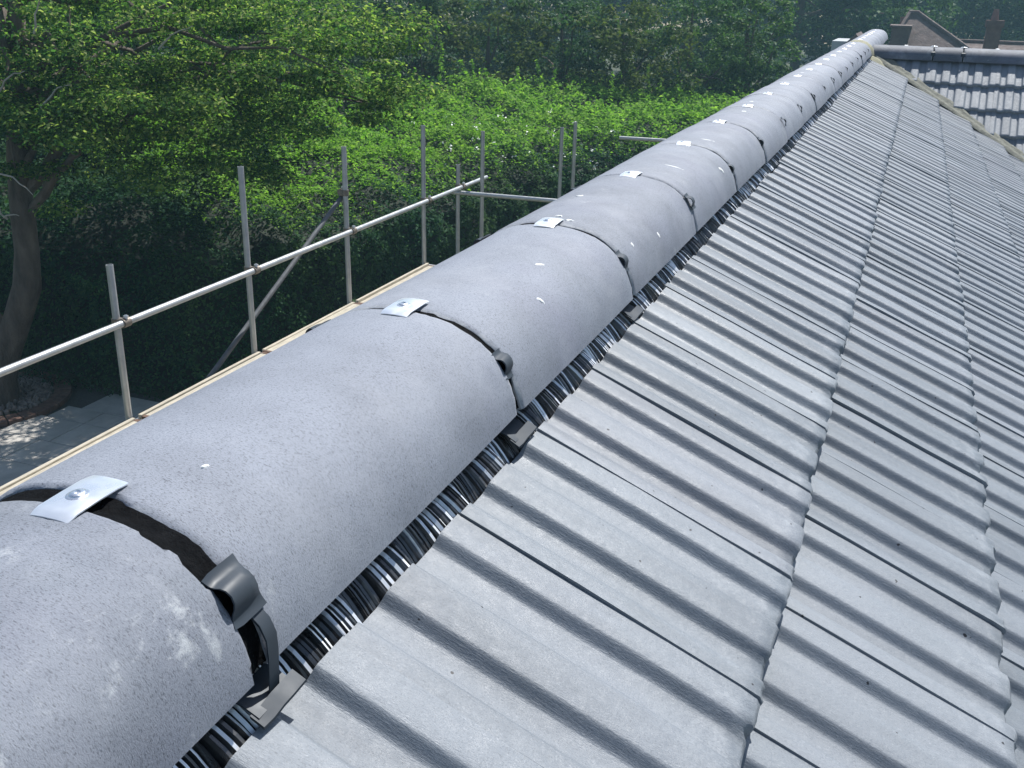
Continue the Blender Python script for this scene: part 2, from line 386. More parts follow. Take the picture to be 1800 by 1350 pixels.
def splash(parent, phi, y, a, b, rot=0, seed=0, name='lime_splash', thick=.0007, mt=None):
    """thin irregular dab lying on the ridge surface"""
    r = np.random.default_rng(seed); n = 14; V = []
    for lev in (0, 1):
        for k in range(n):
            q = 2*math.pi*k/n; s = (1-.25*lev)*(1+r.normal(0, .16)); du = a*s*math.cos(q); dv = b*s*math.sin(q)
            x = du*math.cos(rot)-dv*math.sin(rot); yy = du*math.sin(rot)+dv*math.cos(rot); an = phi+x/RR
            R_ = (RR-.0006+lev*(thick+.0006))*G(an); V.append((R_*math.sin(an), y+yy, R_*math.cos(an)-RR))
    V.append(((RR+thick)*G(phi)*math.sin(phi), y, (RR+thick)*G(phi)*math.cos(phi)-RR))
    F = [(k, (k+1) % n, n+(k+1) % n, n+k) for k in range(n)]+[(n+k, n+(k+1) % n, 2*n) for k in range(n)]
    o = link(name, smooth(mesh(name, V, F), 60), mt or M_SPL); o.parent = parent; return o
ridge_objs = {}
KEND = 26
for k in range(-7, KEND):
    if k == -1: me = ridge_mesh(RL, 77, .0035, .008, 60, 1.9); me.materials.append(MRN)
    elif k == 0: me = ridge_mesh(RL, 78, .006, .005, 60, .8); me.materials.append(MR)
    else: me = RM[k % 6]
    o = link('ridge_tile', me, MR, house); r = np.random.default_rng(300+k)
    o.location = (r.normal(0, .0012), RL*k, r.normal(0, .0010)+(.0 if k < KEND-1 else .004)); o.rotation_euler = (0, r.normal(0, .006), r.normal(0, .0022))
    ridge_objs[k] = o
D = math.radians
for k, phi, y, a, b, rot, sd_ in ((0, D(16), .072, .0035, .0017, 1.2, 1), (2, D(-2), .05, .006, .0032, .1, 2), (2, D(8), .03, .006, .0035, .5, 3), (2, D(-12), .22, .007, .003, .3, 4),
        (1, D(40), .16, .006, .003, .2, 5), (1, D(24), .25, .007, .003, .9, 6), (3, D(20), .15, .024, .0035, .15, 7), (4, D(15), .1, .02, .004, .2, 8), (2, D(54), .2, .006, .004, .4, 9),
        (3, D(48), .36, .01, .006, .8, 10), (6, D(-6), .15, .008, .006, 0, 11), (5, D(4), .3, .007, .007, 0, 12), (9, D(-2), .2, .009, .009, 0, 13), (2, D(48), .07, .004, .004, 0, 14)):
    splash(ridge_objs[k], phi, y, a, b, rot, sd_)
for k, L_ in ((KEND, .3),):
    pass
# rounded mortar end of the ridge
V, F = [], []
na, nb = 24, 8
for j in range(nb+1):
    q = j/nb*math.pi/2
    for i in range(na+1):
        a = -RA+2*RA*i/na; rad = .128*math.cos(q)+.001
        V.append((rad*math.sin(a), RL*KEND+.09*math.sin(q), rad*math.cos(a)-RR+.003))
for j in range(nb):
    for i in range(na): F.append((j*(na+1)+i, j*(na+1)+i+1, (j+1)*(na+1)+i+1, (j+1)*(na+1)+i))
link('ridge_end_mortar', mesh('ridge_end_mortar', V, F, 60), m_ridge('stained_ridge_end', .1, (.3, .31, .31)), house)

# black seal band under every joint, metal clip on the crown, plastic saddle clips on the flanks
def band_mesh(w=.062):
    V = []; F = []; n = 40
    prof = [(-w/2, -.006), (-w/2+.004, -.0022), (-.006, -.0012), (0, -.0032), (.006, -.0012), (w/2-.004, -.0022), (w/2, -.006)]
    for (y, d) in prof:
        for i in range(n):
            a = -RA*.99+2*RA*.99*i/(n-1); R_ = (RR-.0022+d)*G(a); V.append((R_*math.sin(a), y, R_*math.cos(a)-RR))
    for j in range(len(prof)-1):
        for i in range(n-1): F.append((j*n+i, j*n+i+1, (j+1)*n+i+1, (j+1)*n+i))
    return smooth(mesh('joint_seal', V, F), 60)
BAND = band_mesh(); BAND.materials.append(M_RUB)
def clip_mesh():
    ys = [(-.0142, -.0016), (-.0122, -.0002), (-.0100, .0009), (0, .0012), (.0085, .0012), (.0108, .0006), (.0140, -.0002)]
    xs = np.linspace(-.0088, .0088, 9); V = []; F = []
    for lev in (0, -.0008):
        for y, dz in ys:
            for x in xs:
                k = 1.0 if abs(y) < .013 else .96
                V.append((x*k, y, math.sqrt(RR**2-x*x)-RR+.0014+dz*.9-.0007*abs(x/.0088)**3+lev))
    n = len(xs); m = len(ys); o = n*m
    for j in range(m-1):
        for i in range(n-1): F += [(j*n+i, j*n+i+1, (j+1)*n+i+1, (j+1)*n+i), (o+j*n+i, o+(j+1)*n+i, o+(j+1)*n+i+1, o+j*n+i+1)]
    for j in range(m-1):
        for i in (0, n-1): F.append((j*n+i, (j+1)*n+i, o+(j+1)*n+i, o+j*n+i))
    for i in range(n-1):
        for j in (0, m-1): F.append((j*n+i, j*n+i+1, o+j*n+i+1, o+j*n+i))
    return smooth(mesh('ridge_clip', V, F), 25)
def screw_mesh():
    prof = [(.0041, -.0006), (.0041, .0002), (.0037, .0006), (.0030, .0007), (.0029, .0013), (.0022, .0019), (.0012, .0020), (.0009, .0011), (0.0001, .0011)]
    V = []; F = []; n = 20
    for r_, z in prof:
        for k in range(n): V.append((r_*math.cos(6.2832*k/n), r_*math.sin(6.2832*k/n), z))
    for j in range(len(prof)-1):
        for k in range(n): F.append((j*n+k, j*n+(k+1) % n, (j+1)*n+(k+1) % n, (j+1)*n+k))
    return smooth(mesh('screw_head', V, F), 40)
CLIP = clip_mesh(); CLIP.materials.append(M_ALU); SCREW = screw_mesh(); SCREW.materials.append(M_SCREW)
def saddle_mesh(q=1.0):
    """arched saddle: s runs round the ridge, y along it"""
    prof = [(-.0195, .0022), (-.0165, .0014), (-.0130, .0016), (-.0105, .0038), (-.0082, .0078), (-.0050, .0108), (0, .0122), (.0050, .0108), (.0082, .0078), (.0105, .0038), (.0130, .0016), (.0165, .0014), (.0195, .0022)]
    prof = [(a_*q, b_*q*.82) for a_, b_ in prof]; V = []; F = []; n = len(prof); ph0 = D(51)
    cols = [(a_*q, b_) for a_, b_ in ((-.0160, 1.0), (-.0120, .98), (.004, .95), (.0115, .8), (.0135, .3))]
    for lev in (0, -.0014):
        for ci_, (y, kk) in enumerate(cols):
            for s, h in prof:
                sh = 1.0 if ci_ > 0 else .93
                yy = y-(.004*(abs(s)/.0195/q)**2 if ci_ == 0 else 0)+(.003*(abs(s)/.0195/q) if ci_ == len(cols)-1 else 0)
                R_ = RR+.0012+h*kk+lev; a = ph0+s*sh/RR; R_ += RR*(G(a)-1); V.append((R_*math.sin(a), yy, R_*math.cos(a)-RR))
    m = len(cols); o = n*m
    for j in range(m-1):
        for i in range(n-1): F += [(j*n+i, j*n+i+1, (j+1)*n+i+1, (j+1)*n+i), (o+j*n+i, o+(j+1)*n+i, o+(j+1)*n+i+1, o+j*n+i+1)]
        for i in (0, n-1): F.append((j*n+i, (j+1)*n+i, o+(j+1)*n+i, o+j*n+i))
    for i in range(n-1):
        for j in (0, m-1): F.append((j*n+i, j*n+i+1, o+j*n+i+1, o+j*n+i))
    return smooth(mesh('saddle', V, F), 50)
def strip_solid(path, y0, y1, th, name, tilt=0):
    """a flat strap: path in the x-z plane, extruded along y"""
    V = []; F = []; n = len(path)
    for lev in (0, 1):
        for (x, z) in path:
            for y in (y0, y1): V.append((x-lev*th*.6, y+tilt*(z+.1), z-lev*th))
    for l_ in (0, 1):
        for i in range(n-1): b = l_*2*n+i*2; F.append((b, b+1, b+3, b+2))
    for i in range(n-1):
        for s in (0, 1): F.append((i*2+s, i*2+2+s, 2*n+i*2+2+s, 2*n+i*2+s))
    for i in (0, n-1): F.append((i*2, i*2+1, 2*n+i*2+1, 2*n+i*2))
    return smooth(mesh(name, V, F), 35)
SADDLE = saddle_mesh(.92); SADDLES = saddle_mesh(.74); SADDLES.materials.append(M_PLAS)
STRAP = strip_solid([(.1165, -.0585), (.1235, -.0645), (.1280, -.0740), (.1290, -.086), (.1288, -.100), (.1285, -.114)], -.0025, .0085, .0016, 'strap', .05)
PLATE = strip_solid([(.112, -.1075), (.1215, -.1100), (.1330, -.1160)], -.022, .017, .0012, 'foot_plate')
V, F = [], []
for lev in (0, -.0022):
    for y, dz, dx in ((-.024, .0004, -.001), (-.014, .0008, 0), (-.004, .0035, .001), (.006, .0042, .0016), (.02, .0052, .002), (.021, .0040, .002)):
        for x in (.1285, .1385): V.append((x+dx, y, -.1165-(x-.1285)*.55+dz+.002+lev))
n = 6
for l_ in (0, 1):
    for j in range(n-1): b = l_*12+j*2; F.append((b, b+1, b+3, b+2))
for j in range(n-1):
    for s in (0, 1): F.append((j*2+s, j*2+2+s, 12+j*2+2+s, 12+j*2+s))
for j in (0, n-1): F.append((j*2, j*2+1, 12+j*2+1, 12+j*2))
RAIL = smooth(mesh('foot_rail', V, F), 30)
for me in (SADDLE, STRAP, PLATE, RAIL): me.materials.append(M_PLAS)
def child(name, me, parent, loc=(0, 0, 0), scale=(1, 1, 1), rot=(0, 0, 0)):
    o = bpy.data.objects.new(name, me); COL.objects.link(o); o.parent = parent; o.location = loc; o.scale = scale; o.rotation_euler = rot; return o
def empty_under(name, parent, wloc):
    o = bpy.data.objects.new(name, None); COL.objects.link(o); o.parent = parent; o.location = Vector(wloc)-Vector(parent.location); return o
for k in range(-2, KEND):
    y = RL*k; r = np.random.default_rng(600+k)
    if k <= 17: gap_y = -.001 if k == 0 else 0
    b = child('joint_seal', BAND, house, Vector((0, y+(.0 if k else -.001), 0))-Vector(house.location))
    if abs(r.normal(0, 1)) < 3:
        c = child('ridge_clip', CLIP, house, Vector((-.001+r.normal(0, .0012), y-.002+r.normal(0, .001), .0006))-Vector(house.location), rot=(0, 0, r.normal(0, .05)+(.0 if k else .03)), scale=(1.7, 1.95, 1.05))
        child('screw_head', SCREW, c, (-.0008, -.0005, .0022))
    if k < 19:
        e = child('joint_clip', SADDLE if k < 1 else SADDLES, house, Vector((0, y+.003+r.normal(0, .0012), r.normal(0, .0006)))-Vector(house.location), rot=(0, r.normal(0, .02), r.normal(0, .01)))
        if k < 1: child('strap', STRAP, e)
        
        if k < 3: child('foot_plate', PLATE, e); child('foot_rail', RAIL, e)
    if k < 19: child('joint_clip', SADDLES, house, Vector((0, y+r.normal(0, .0015), 0))-Vector(house.location), scale=(-1, 1, 1))

# pleated vent strip between ridge and tiles
def pleats(y0, y1, seed):
    r = np.random.default_rng(seed); V = []; F = []; n = 5; y = y0; sk = 0; c = 0
    while y < y1:
        p = float(np.clip(r.normal(.0050, .0011), .003, .0075)); sk = .7*sk+r.normal(0, .0007); tl = r.normal(.0003, .0006); dp = abs(r.normal(.0042, .001)); lo = -abs(r.normal(0, .0008))
        for f, d in ((0, dp), (.22, lo*-1+tl), (.62, lo*-1-tl), (.84, dp)):
            hh = tile_h((y-Y0) % TW); zb = -.1425+hh*1.05; xe = .1295+.30*hh
            for j in range(n):
                t = j/(n-1); x = .0980+(xe-.0980)*t; z = -.1085+(zb+.1085)*t+.0040*math.sin(t*math.pi)
                V.append((x-d*.45, y+p*f+sk*t*1.6, z-d*.85))
            c += 1
        y += p
    for i in range(c-1):
        for j in range(n-1): F.append((i*n+j, i*n+j+1, (i+1)*n+j+1, (i+1)*n+j))
    me = bpy.data.meshes.new('pleated_vent_strip'); me.from_pydata(V, [], F); me.update()
    glint = 0; idx = []                                   # some fold crests are coloured pale to stand for sky reflections
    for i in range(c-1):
        if i % 4 == 0: glint = r.uniform(0, 1) < (.62 if math.sin(i*.021)+math.sin(i*.0063+1) > .1 else .3)
        idx += [1 if (i % 4 == 1 and glint) else 0]*(n-1)
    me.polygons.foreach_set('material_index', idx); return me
PL = pleats(-.45, 7.95, 5); PL.materials.append(M_FOIL); PL.materials.append(M_GLINT)
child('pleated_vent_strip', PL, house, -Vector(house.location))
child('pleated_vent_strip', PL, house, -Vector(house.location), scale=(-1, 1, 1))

# ------------------------------------------------------------------ cross wing on the right: steeper tiled slope, ridge along X
SP = math.atan(.88); ST = SP-math.radians(4.8); SW = .221; SG = .237; SUS = SW/TW
wing = empty('house_wing', (3, 9, GZ))
tag(wing, 'cross wing roof with steep grey tiles meeting the main roof in a valley', 'house wing')
ES2 = Vector((0, -math.cos(SP), -math.sin(SP))); T2 = Vector((0, 7.885, -.255))
ev3 = Vector((0, math.cos(ST), math.sin(ST))); nn3 = Vector((0, -math.sin(ST), math.cos(ST))); eu3 = Vector((1, 0, 0))
wl_, wr_ = [], []
for c in range(0, 14):
    tl = T2+ES2*SG*c
    for i in range(0, 26):
        x = .13+SW*i                                   # left-hand joint
        vx = .43+(7.89-tl.y)*1.6                        # valley position at the tail
        if x+SW < vx-.30: continue
        (wl_ if any(on_screen((x+SW*a, tl.y+.17*b, tl.z+.15*b)) for a in (0, 1) for b in (0, .5, 1)) else wr_).append((c, x, tl))
TILEW = [m_.copy() for m_ in TILE]
for m_ in TILEW: m_.materials[0] = MTW
for c, x, tl in wl_:
    r = np.random.default_rng(5000+c*50+int(x*10))
    o = link('roof_tile', TILEW[r.integers(0, 7)], None, wing)
    o.matrix_basis = frame_m(eu3*SUS, ev3*.86, nn3*1.0, Vector((x, tl.y, tl.z))+nn3*r.normal(0, .0008)+ev3*r.normal(0, .0015))
lst = [(0, 1, 0, Vector((x, 0, tl.z)), tl.y) for c, x, tl in wr_]
V, F = joined_tiles(lst, eu3, ev3*.86, nn3*1.0, W=SUS)
tag(link('roof_tiles_far', smooth(mesh('wing_tiles_far', V, F), 50), MTW, wing), kind='stuff')
link('roof_underlay', mesh('wing_underlay', [(.05, 8.17, -.12), (6, 8.17, -.12), (6, 4.7, -3.2), (4.5, 4.7, -3.2), (6, 12, -3.4), (.05, 12, -3.4)], [(0, 1, 2, 3), (0, 1, 4, 5)]), M_DARK, wing)
V, F = box(.6, 6, 9.2, 11.6, GZ, -2.2)
link('wall', mesh('wing_wall', V, F), M_RENDER, wing)
WR = [.11, .56, .77, 1.22, 1.67, 2.12, 2.57, 3.02, 3.47, 3.92, 4.37, 4.82, 5.27, 5.72]
for a, b in zip(WR[:-1], WR[1:]):
    me = ridge_mesh(b-a, int(a*100), .005, .005, 36, .6); o = link('ridge_tile', me, MRB, wing)
    o.matrix_basis = Matrix.Translation((a, 8.17, -.020)) @ Matrix.Rotation(-math.pi/2, 4, 'Z')
for x in WR[1:-1]:
    w = -Vector(wing.location)+Vector((x, 8.17, -.020))
    child('joint_seal', BAND, wing, w, rot=(0, 0, -math.pi/2), scale=(1, .5, 1))
    c = child('ridge_clip', CLIP, wing, w+Vector((0, 0, .002)), rot=(0, 0, -math.pi/2), scale=(2.2, 1.7, 2)); child('screw_head', SCREW, c, (0, 0, .002))
    child('joint_clip', SADDLE, wing, w, rot=(0, 0, -math.pi/2), scale=(1, 1, 1))
for (x, ph) in ((.36, 10), (1.0, 10)):
    s = splash(wing, 0, 0, .014, .014, 0, int(x*70)); s.matrix_basis = Matrix.Translation(Vector((x, 8.17, -.018))-Vector(wing.location)) @ Matrix.Rotation(-math.pi/2, 4, 'Z') @ Matrix.Rotation(math.radians(18), 4, 'Y')
# valley strip of mortar between the two slopes, and the mortar knot where the ridges meet
def ribbon(pts, wd, name, mt, parent, seed, up_=.02, th=.02):
    r = np.random.default_rng(seed); V = []; n = 7; m = len(pts)
    for i, p in enumerate(pts):
        wj = [wd*(1+r.normal(0, .06)), wd*(1+r.normal(0, .16))]
        for j in range(n):
            t = (j/(n-1))*2-1; w = t*(wj[0] if t < 0 else wj[1])
            d = Vector((.78, .62, 0))*w                # across the valley in plan
            za = abs(w)*(.30 if w < 0 else .52)
            V.append(Vector(p)+d+Vector((0, 0, za+up_*(1-t*t)*.6+r.normal(0, .0015)+.004-.012*(abs(t) > .99))))
    F = [(i*n+j, i*n+j+1, (i+1)*n+j+1, (i+1)*n+j) for i in range(m-1) for j in range(n-1)]
    return link(name, smooth(mesh(name, V, F), 60), mt, parent)
vp = []
for i in range(60):
    x = .10+i*.085; y = 7.89-(x-.43)/1.6; z = -.25-(x-.43)*.552
    vp.append((x, y+.02, z-.002))
ribbon(vp, .055, 'valley_mortar', M_MORT, wing, 11)
V, F = [], []
r = np.random.default_rng(3)
for j in range(9):
    for i in range(14):
        a = D(-20)+D(100)*i/13; t = j/8; R_ = .134+.012*math.sin(t*math.pi)+r.normal(0, .0015)
        V.append(((R_)*math.sin(a)+.02*t, 8.02+.16*t+r.normal(0, .004)-(.03*math.sin(a*2)), R_*math.cos(a)-RR-.004))
F = [(j*14+i, j*14+i+1, (j+1)*14+i+1, (j+1)*14+i) for j in range(8) for i in range(13)]
link('junction_mortar', mesh('junction_mortar', V, F, 60), M_MORTY, wing)
V = []
for j in range(8):
    for i in range(8):
        V.append((.11+.22*i/7, 7.96+.11*j/7, -.118-.09*(i/7)+.05*(j/7)+.012*math.sin(i*.9)*math.sin(j*.8)+r.normal(0, .002)))
link('junction_mortar', mesh('junction_mortar_foot', V, [(j*8+i, j*8+i+1, (j+1)*8+i+1, (j+1)*8+i) for j in range(7) for i in range(7)], 60), M_MORTY, wing)

# ------------------------------------------------------------------ scaffold
scaf = empty('scaffold', (-4.3, 6, GZ))
tag(scaf, 'steel tube scaffold with guard rail and timber boards along the eaves', 'scaffold')
TR = .0242
def sc(name, V, F, m, sm=40, parent=scaf): return link(name, mesh(name, V, F, sm), m, parent)
SX = -4.345; RX = -4.293; RZ = -1.862
def pipe(p, q, name, r_=TR):
    """open-ended tube with a visible wall"""
    p, q = Vector(p), Vector(q); V, F = tube([p, q], r_, 20, False)
    V2, F2 = tube([p, q], r_-.004, 20, False); o = len(V); V += V2; F += [tuple(i+o for i in f) for f in F2]
    for e in (0, 20):
        for k in range(20): F.append((e+k, e+(k+1) % 20, o+e+(k+1) % 20, o+e+k))
    return sc(name, V, F, M_STEEL)
posts = [(SX, 3.0, -1.2), (SX, 4.63, -1.46), (SX, 6.14, -1.03), (SX, 7.72, -1.075), (SX, 9.38, -1.06), (SX, 10.30, -1.605), (-4.13, 10.52, -1.235), (-3.60, 11.85, -1.30), (-3.52, 12.15, -1.26)]
for x, y, zt in posts: pipe((x, y, GZ+.0), (x, y, zt), 'upright_tube')
pipe((RX, 1.2, RZ), (RX, 11.05, RZ), 'guard_rail')
pipe((SX-.05, 10.23, RZ-.055), (-2.3, 10.36, RZ-.055), 'end_rail')
pipe((-3.07, 12.7, -1.49), (-1.0, 12.82, -1.48), 'end_rail')
br = pipe((SX-.055, 7.80, -1.52), (SX-.055, 5.30, -2.77), 'diagonal_brace', .021); br.data.materials.clear(); br.data.materials.append(M_DULL)
def coupler(x, y, z, rx, brace=False):
    V1, F1 = tube([(x, y, z-.028), (x, y, z+.028)], TR+.009, 16)
    V2, F2 = tube([(rx, y-.01, z), (rx, y+.055, z)], TR+.009, 16)
    V3, F3 = box(min(x, rx)-.006, max(x, rx)+.006, y+.02, y+.05, z-.02, z+.02)
    V, F = join([(V1, F1), (V2, F2), (V3, F3)])
    o = sc('coupler', V, F, M_CLAMP)
    Vb, Fb = tube([(rx+.012, y+.022, z-.02), (rx+.012, y+.022, z+.055)], 0.009, 8); Vn, Fn = tube([(rx+.012, y+.022, z+.036), (rx+.012, y+.022, z+.05)], .018, 6)
    b = link('bolt', mesh('bolt', *join([(Vb, Fb), (Vn, Fn)])), M_SCREW); b.parent = o; b.matrix_parent_inverse = Matrix.Translation(-Vector(scaf.location)) if False else Matrix()
    return o
for x, y, zt in posts[:6]: coupler(x, y, RZ, RX)
coupler(SX, 7.72, -1.50, SX-.05)
# timber boards: end to end beside the uprights
ends = [1.0, 3.02, 4.66, 6.18, 7.76, 9.42]
for i in range(5):
    y0, y1 = ends[i], ends[i+1]
    for j in range(3):
        x1 = -4.285+.232*j
        me = bevel(mesh('scaffold_board', *box(x1, x1+.225, y0+.02, y1-.02, -2.613, -2.575)), .004)
        o = link('scaffold_board', me, M_WOOD, scaf); rr = np.random.default_rng(i*7+j); o.rotation_euler = (rr.normal(0, .0012), 0, rr.normal(0, .0012)); 
        for (e0, e1) in ((y0+.018, y0+.05), (y1-.05, y1-.018)):
            b = link('end_band', mesh('end_band', *box(x1-.002, x1+.227, e0, e1, -2.615, -2.5725)), M_BAND); b.parent = o
# narrow toe timber standing on the outer edge of the boards
for i in range(5):
    me = bevel(mesh('edge_timber', *box(-4.318, -4.288, ends[i]+.03, ends[i+1]-.03, -2.62, -2.562)), .004)
    link('edge_timber', me, M_WOOD, scaf)
for x, y, zt in posts[:5]: 
    V, F = box(-4.33, -3.6, y+.03, y+.075, -2.64, -2.595); link('putlog', mesh('putlog', V, F), M_STEEL, scaf)

# ------------------------------------------------------------------ patio and tree bed
patio = mesh('patio', [(-13, 2, GZ), (-4.6, 2, GZ), (-4.6, 9.6, GZ), (-13, 9.6, GZ)], [(0, 1, 2, 3)])
patio = link('patio', patio, m_plain('patio_joint_sand', (.09, .08, .07), .95), None); tag(patio, 'grey stone patio in the shade beside the tree', 'patio', kind='structure')
BC = Vector((-10.42, 8.60, GZ)); BR = .98
rr = np.random.default_rng(12); yy = 5.2
base = bevel(mesh('paving_slab', *box(0, 1, 0, 1, 0, .03)), .006)
row = 0
while yy < 9.35:
    hgt = rr.choice([.38, .58]); xx = -12.6+rr.uniform(0, .5)
    while xx < -5.6:
        wdt = rr.choice([.4, .6, .8]); cx, cy = xx+wdt/2, yy+hgt/2
        if (Vector((cx, cy, GZ))-BC).length > BR+.1:
            me = bevel(mesh('paving_slab', *box(xx+.006, xx+wdt-.006, yy+.006, yy+hgt-.006, GZ-.02, GZ+.022+rr.uniform(0, .004))), .005)
            o = link('paving_slab', me, M_STONE); o.parent = patio
        xx += wdt
    yy += hgt
bed = empty('tree_bed', BC); tag(bed, 'round pebble bed edged in dark brick at the foot of the tree', 'flower bed')
nb = 34
for k in range(nb):
    a0, a1 = 6.2832*k/nb+.008, 6.2832*(k+1)/nb-.008; V = []
    for z in (GZ, GZ+.07):
        for rad in (BR-.20, BR+.02):
            for a in (a0, a1): V.append((BC.x+rad*math.cos(a), BC.y+rad*math.sin(a), z))
    me = mesh('edging_brick', V, [(0, 1, 3, 2), (4, 6, 7, 5), (0, 4, 5, 1), (2, 3, 7, 6), (0, 2, 6, 4), (1, 5, 7, 3)]); bevel(me, .008)
    link('edging_brick', me, M_EDGE, bed)
parts = []; ico = bmesh.new(); bmesh.ops.create_icosphere(ico, subdivisions=1, radius=1); iv = [v.co.copy() for v in ico.verts]; fi = [tuple(v.index for v in f.verts) for f in ico.faces]; ico.free()
for k in range(1500):
    a = rr.uniform(0, 6.28); q = (BR-.22)*math.sqrt(rr.uniform(0, 1)); s = rr.uniform(.016, .042)
    c = Vector((BC.x+q*math.cos(a), BC.y+q*math.sin(a), GZ+.05+.1*(1-(q/.8)**2)*.6+rr.uniform(0, .02))); sc3 = rr.uniform(.6, 1.2, 3)*s
    parts.append(([c+Vector((v.x*sc3[0], v.y*sc3[1], v.z*sc3[2])) for v in iv], fi))
V, F = join(parts); tag(link('pebbles', mesh('pebbles', V, F), M_PEB, bed), kind='stuff')
V = [(BC.x+(BR-.15)*math.cos(a), BC.y+(BR-.15)*math.sin(a), GZ+.04) for a in np.linspace(0, 6.2832, 28, endpoint=False)]
link('bed_soil', mesh('bed_soil', V, [tuple(range(28))]), M_SOIL, bed)

# ------------------------------------------------------------------ foliage
def leaf_quads(P, N, size, r, asp=.55):
    n = len(P); N = N/np.linalg.norm(N, axis=1, keepdims=True)
    a = r.normal(0, 1, (n, 3)); a -= N*(a*N).sum(1, keepdims=True); a /= np.linalg.norm(a, axis=1, keepdims=True); b = np.cross(N, a)
    s = size*r.uniform(.6, 1.35, (n, 1)); w = s*asp
    fold = N*s*r.uniform(.0, .22, (n, 1))
    return np.stack([P-a*s*.5, P+b*w*.5+fold-a*s*.06, P+a*s*.5-fold*.4, P-b*w*.5+fold-a*s*.06], 1)
def clump_leaves(C, R_, n_each, size, r, flat=.55, upb=.75):
    n = len(C)*n_each; idx = np.repeat(np.arange(len(C)), n_each)
    d = r.normal(0, 1, (n, 3)); d /= np.linalg.norm(d, axis=1, keepdims=True); q = r.uniform(0, 1, (n, 1))**.45
    off = d*q*R_[idx][:, None]; off[:, 2] *= flat
    N = d*.55+np.array([0, 0, upb])+r.normal(0, .55, (n, 3))
    return leaf_quads(C[idx]+off, N, size, r)
def crown_clumps(r, ells, n, shell=.35):
    """clump centres in a set of ellipsoids, biased outwards"""
    out = []; w = np.array([e[1][0]*e[1][1]*e[1][2] for e in ells]); w = w/w.sum()
    for k in range(n):
        c, R_ = ells[r.choice(len(ells), p=w)]; d = r.normal(0, 1, 3); d /= np.linalg.norm(d); q = r.uniform(shell**3, 1)**(1/3)
        out.append(np.array(c)+d*q*np.array(R_))
    return np.array(out)
def limb(p, q, r0, r1, r, n=6, sag=.12):
    p, q = Vector(p), Vector(q); L = (q-p).length; pts = []
    for i in range(n+1):
        t = i/n; o = Vector(r.normal(0, 1, 3))*L*.035*math.sin(t*math.pi); pts.append(p.lerp(q, t)+o+Vector((0, 0, math.sin(t*math.pi)*L*sag)))
    return tube(pts, [r0+(r1-r0)*i/n for i in range(n+1)], 8)

# near tree on the left, with its trunk in the pebble bed
r = np.random.default_rng(21)
T1 = empty('tree', (-10.15, 8.55, GZ)); tag(T1, 'spreading broadleaf tree with bent brown trunk standing in the pebble bed', 'tree')
tp = [(-10.17, 8.52, GZ), (-10.12, 8.55, -4.6), (-9.98, 8.6, -4.2), (-9.78, 8.68, -3.75), (-9.62, 8.74, -3.35), (-9.56, 8.78, -2.9), (-9.55, 8.8, -2.4), (-9.56, 8.84, -1.8), (-9.45, 8.9, -.9), (-9.3, 9.0, .4)]
tr = [.25, .2, .185, .175, .165, .15, .14, .13, .11, .07]
cl = crown_clumps(r, [((-9.1, 9.7, -.5), (3.7, 2.3, 1.2)), ((-6.9, 10.9, -.55), (1.8, 1.5, 1.0)), ((-8.4, 8.7, -1.35), (2.0, 1.1, .95)), ((-10.8, 8.1, -1.0), (1.4, .9, .8)), ((-7.4, 9.6, -1.3), (1.3, 1.1, .8))], 300, .3)
cl = cl[[not (c[0] > -5.2 or (c[2] < -2.3) or (c[0] < -8.6 and c[2] < -1.95)) for c in cl]]
parts = [tube(tp, tr, 14)]
parts.append(limb((-10.1, 8.45, -4.5), (-10.35, 8.35, -3.0), .07, .04, r)); parts.append(limb((-9.9, 8.62, -4.0), (-10.15, 8.4, -3.3), .06, .045, r)); parts.append(limb((-10.15, 8.4, -3.3), (-10.5, 8.2, -1.6), .05, .02, r))
parts.append(limb((-9.55, 8.78, -2.6), (-8.6, 8.9, -1.6), .07, .03, r)); parts.append(limb((-9.55, 8.8, -2.2), (-8.0, 9.6, -1.2), .08, .03, r)); parts.append(limb((-8.0, 9.6, -1.2), (-6.6, 10.6, -.3), .035, .01, r))
for k in range(26):
    c = cl[r.integers(0, len(cl))]; z = r.uniform(-2.2, .2); parts.append(limb((-9.5, 8.85, z), tuple(c), .05, .008, r))
V, F = join(parts); V = [Vector(v)+Vector(r.normal(0, .006, 3)) for v in V]; link('trunk', mesh('trunk', V, F, 60), M_BARK, T1)
R_ = r.uniform(.26, .62, len(cl)); me = quads('crown', clump_leaves(cl, R_, 300, .062, r, .3, 1.1)); tag(link('crown', me, L_NEAR, T1))
parts = []
for p, q in (((-8.35, 8.2, -.25), (-8.05, 8.1, .15)), ((-8.75, 8.0, -.85), (-8.35, 8.0, -.62)), ((-9.6, 8.6, -2.45), (-9.85, 8.45, -2.15)), ((-9.6, 8.55, -2.42), (-9.3, 8.5, -2.36)), ((-8.3, 8.1, -1.0), (-7.9, 8.15, -.75)), ((-7.4, 9.0, -.4), (-7.0, 9.1, -.15)), ((-9.0, 8.0, -1.75), (-8.5, 8.0, -1.95))):
    V, F = limb(p, q, .013, .004, r, 6, .1); link('dead_twig', mesh('dead_twig', V, F, 60), M_TWIG, T1)

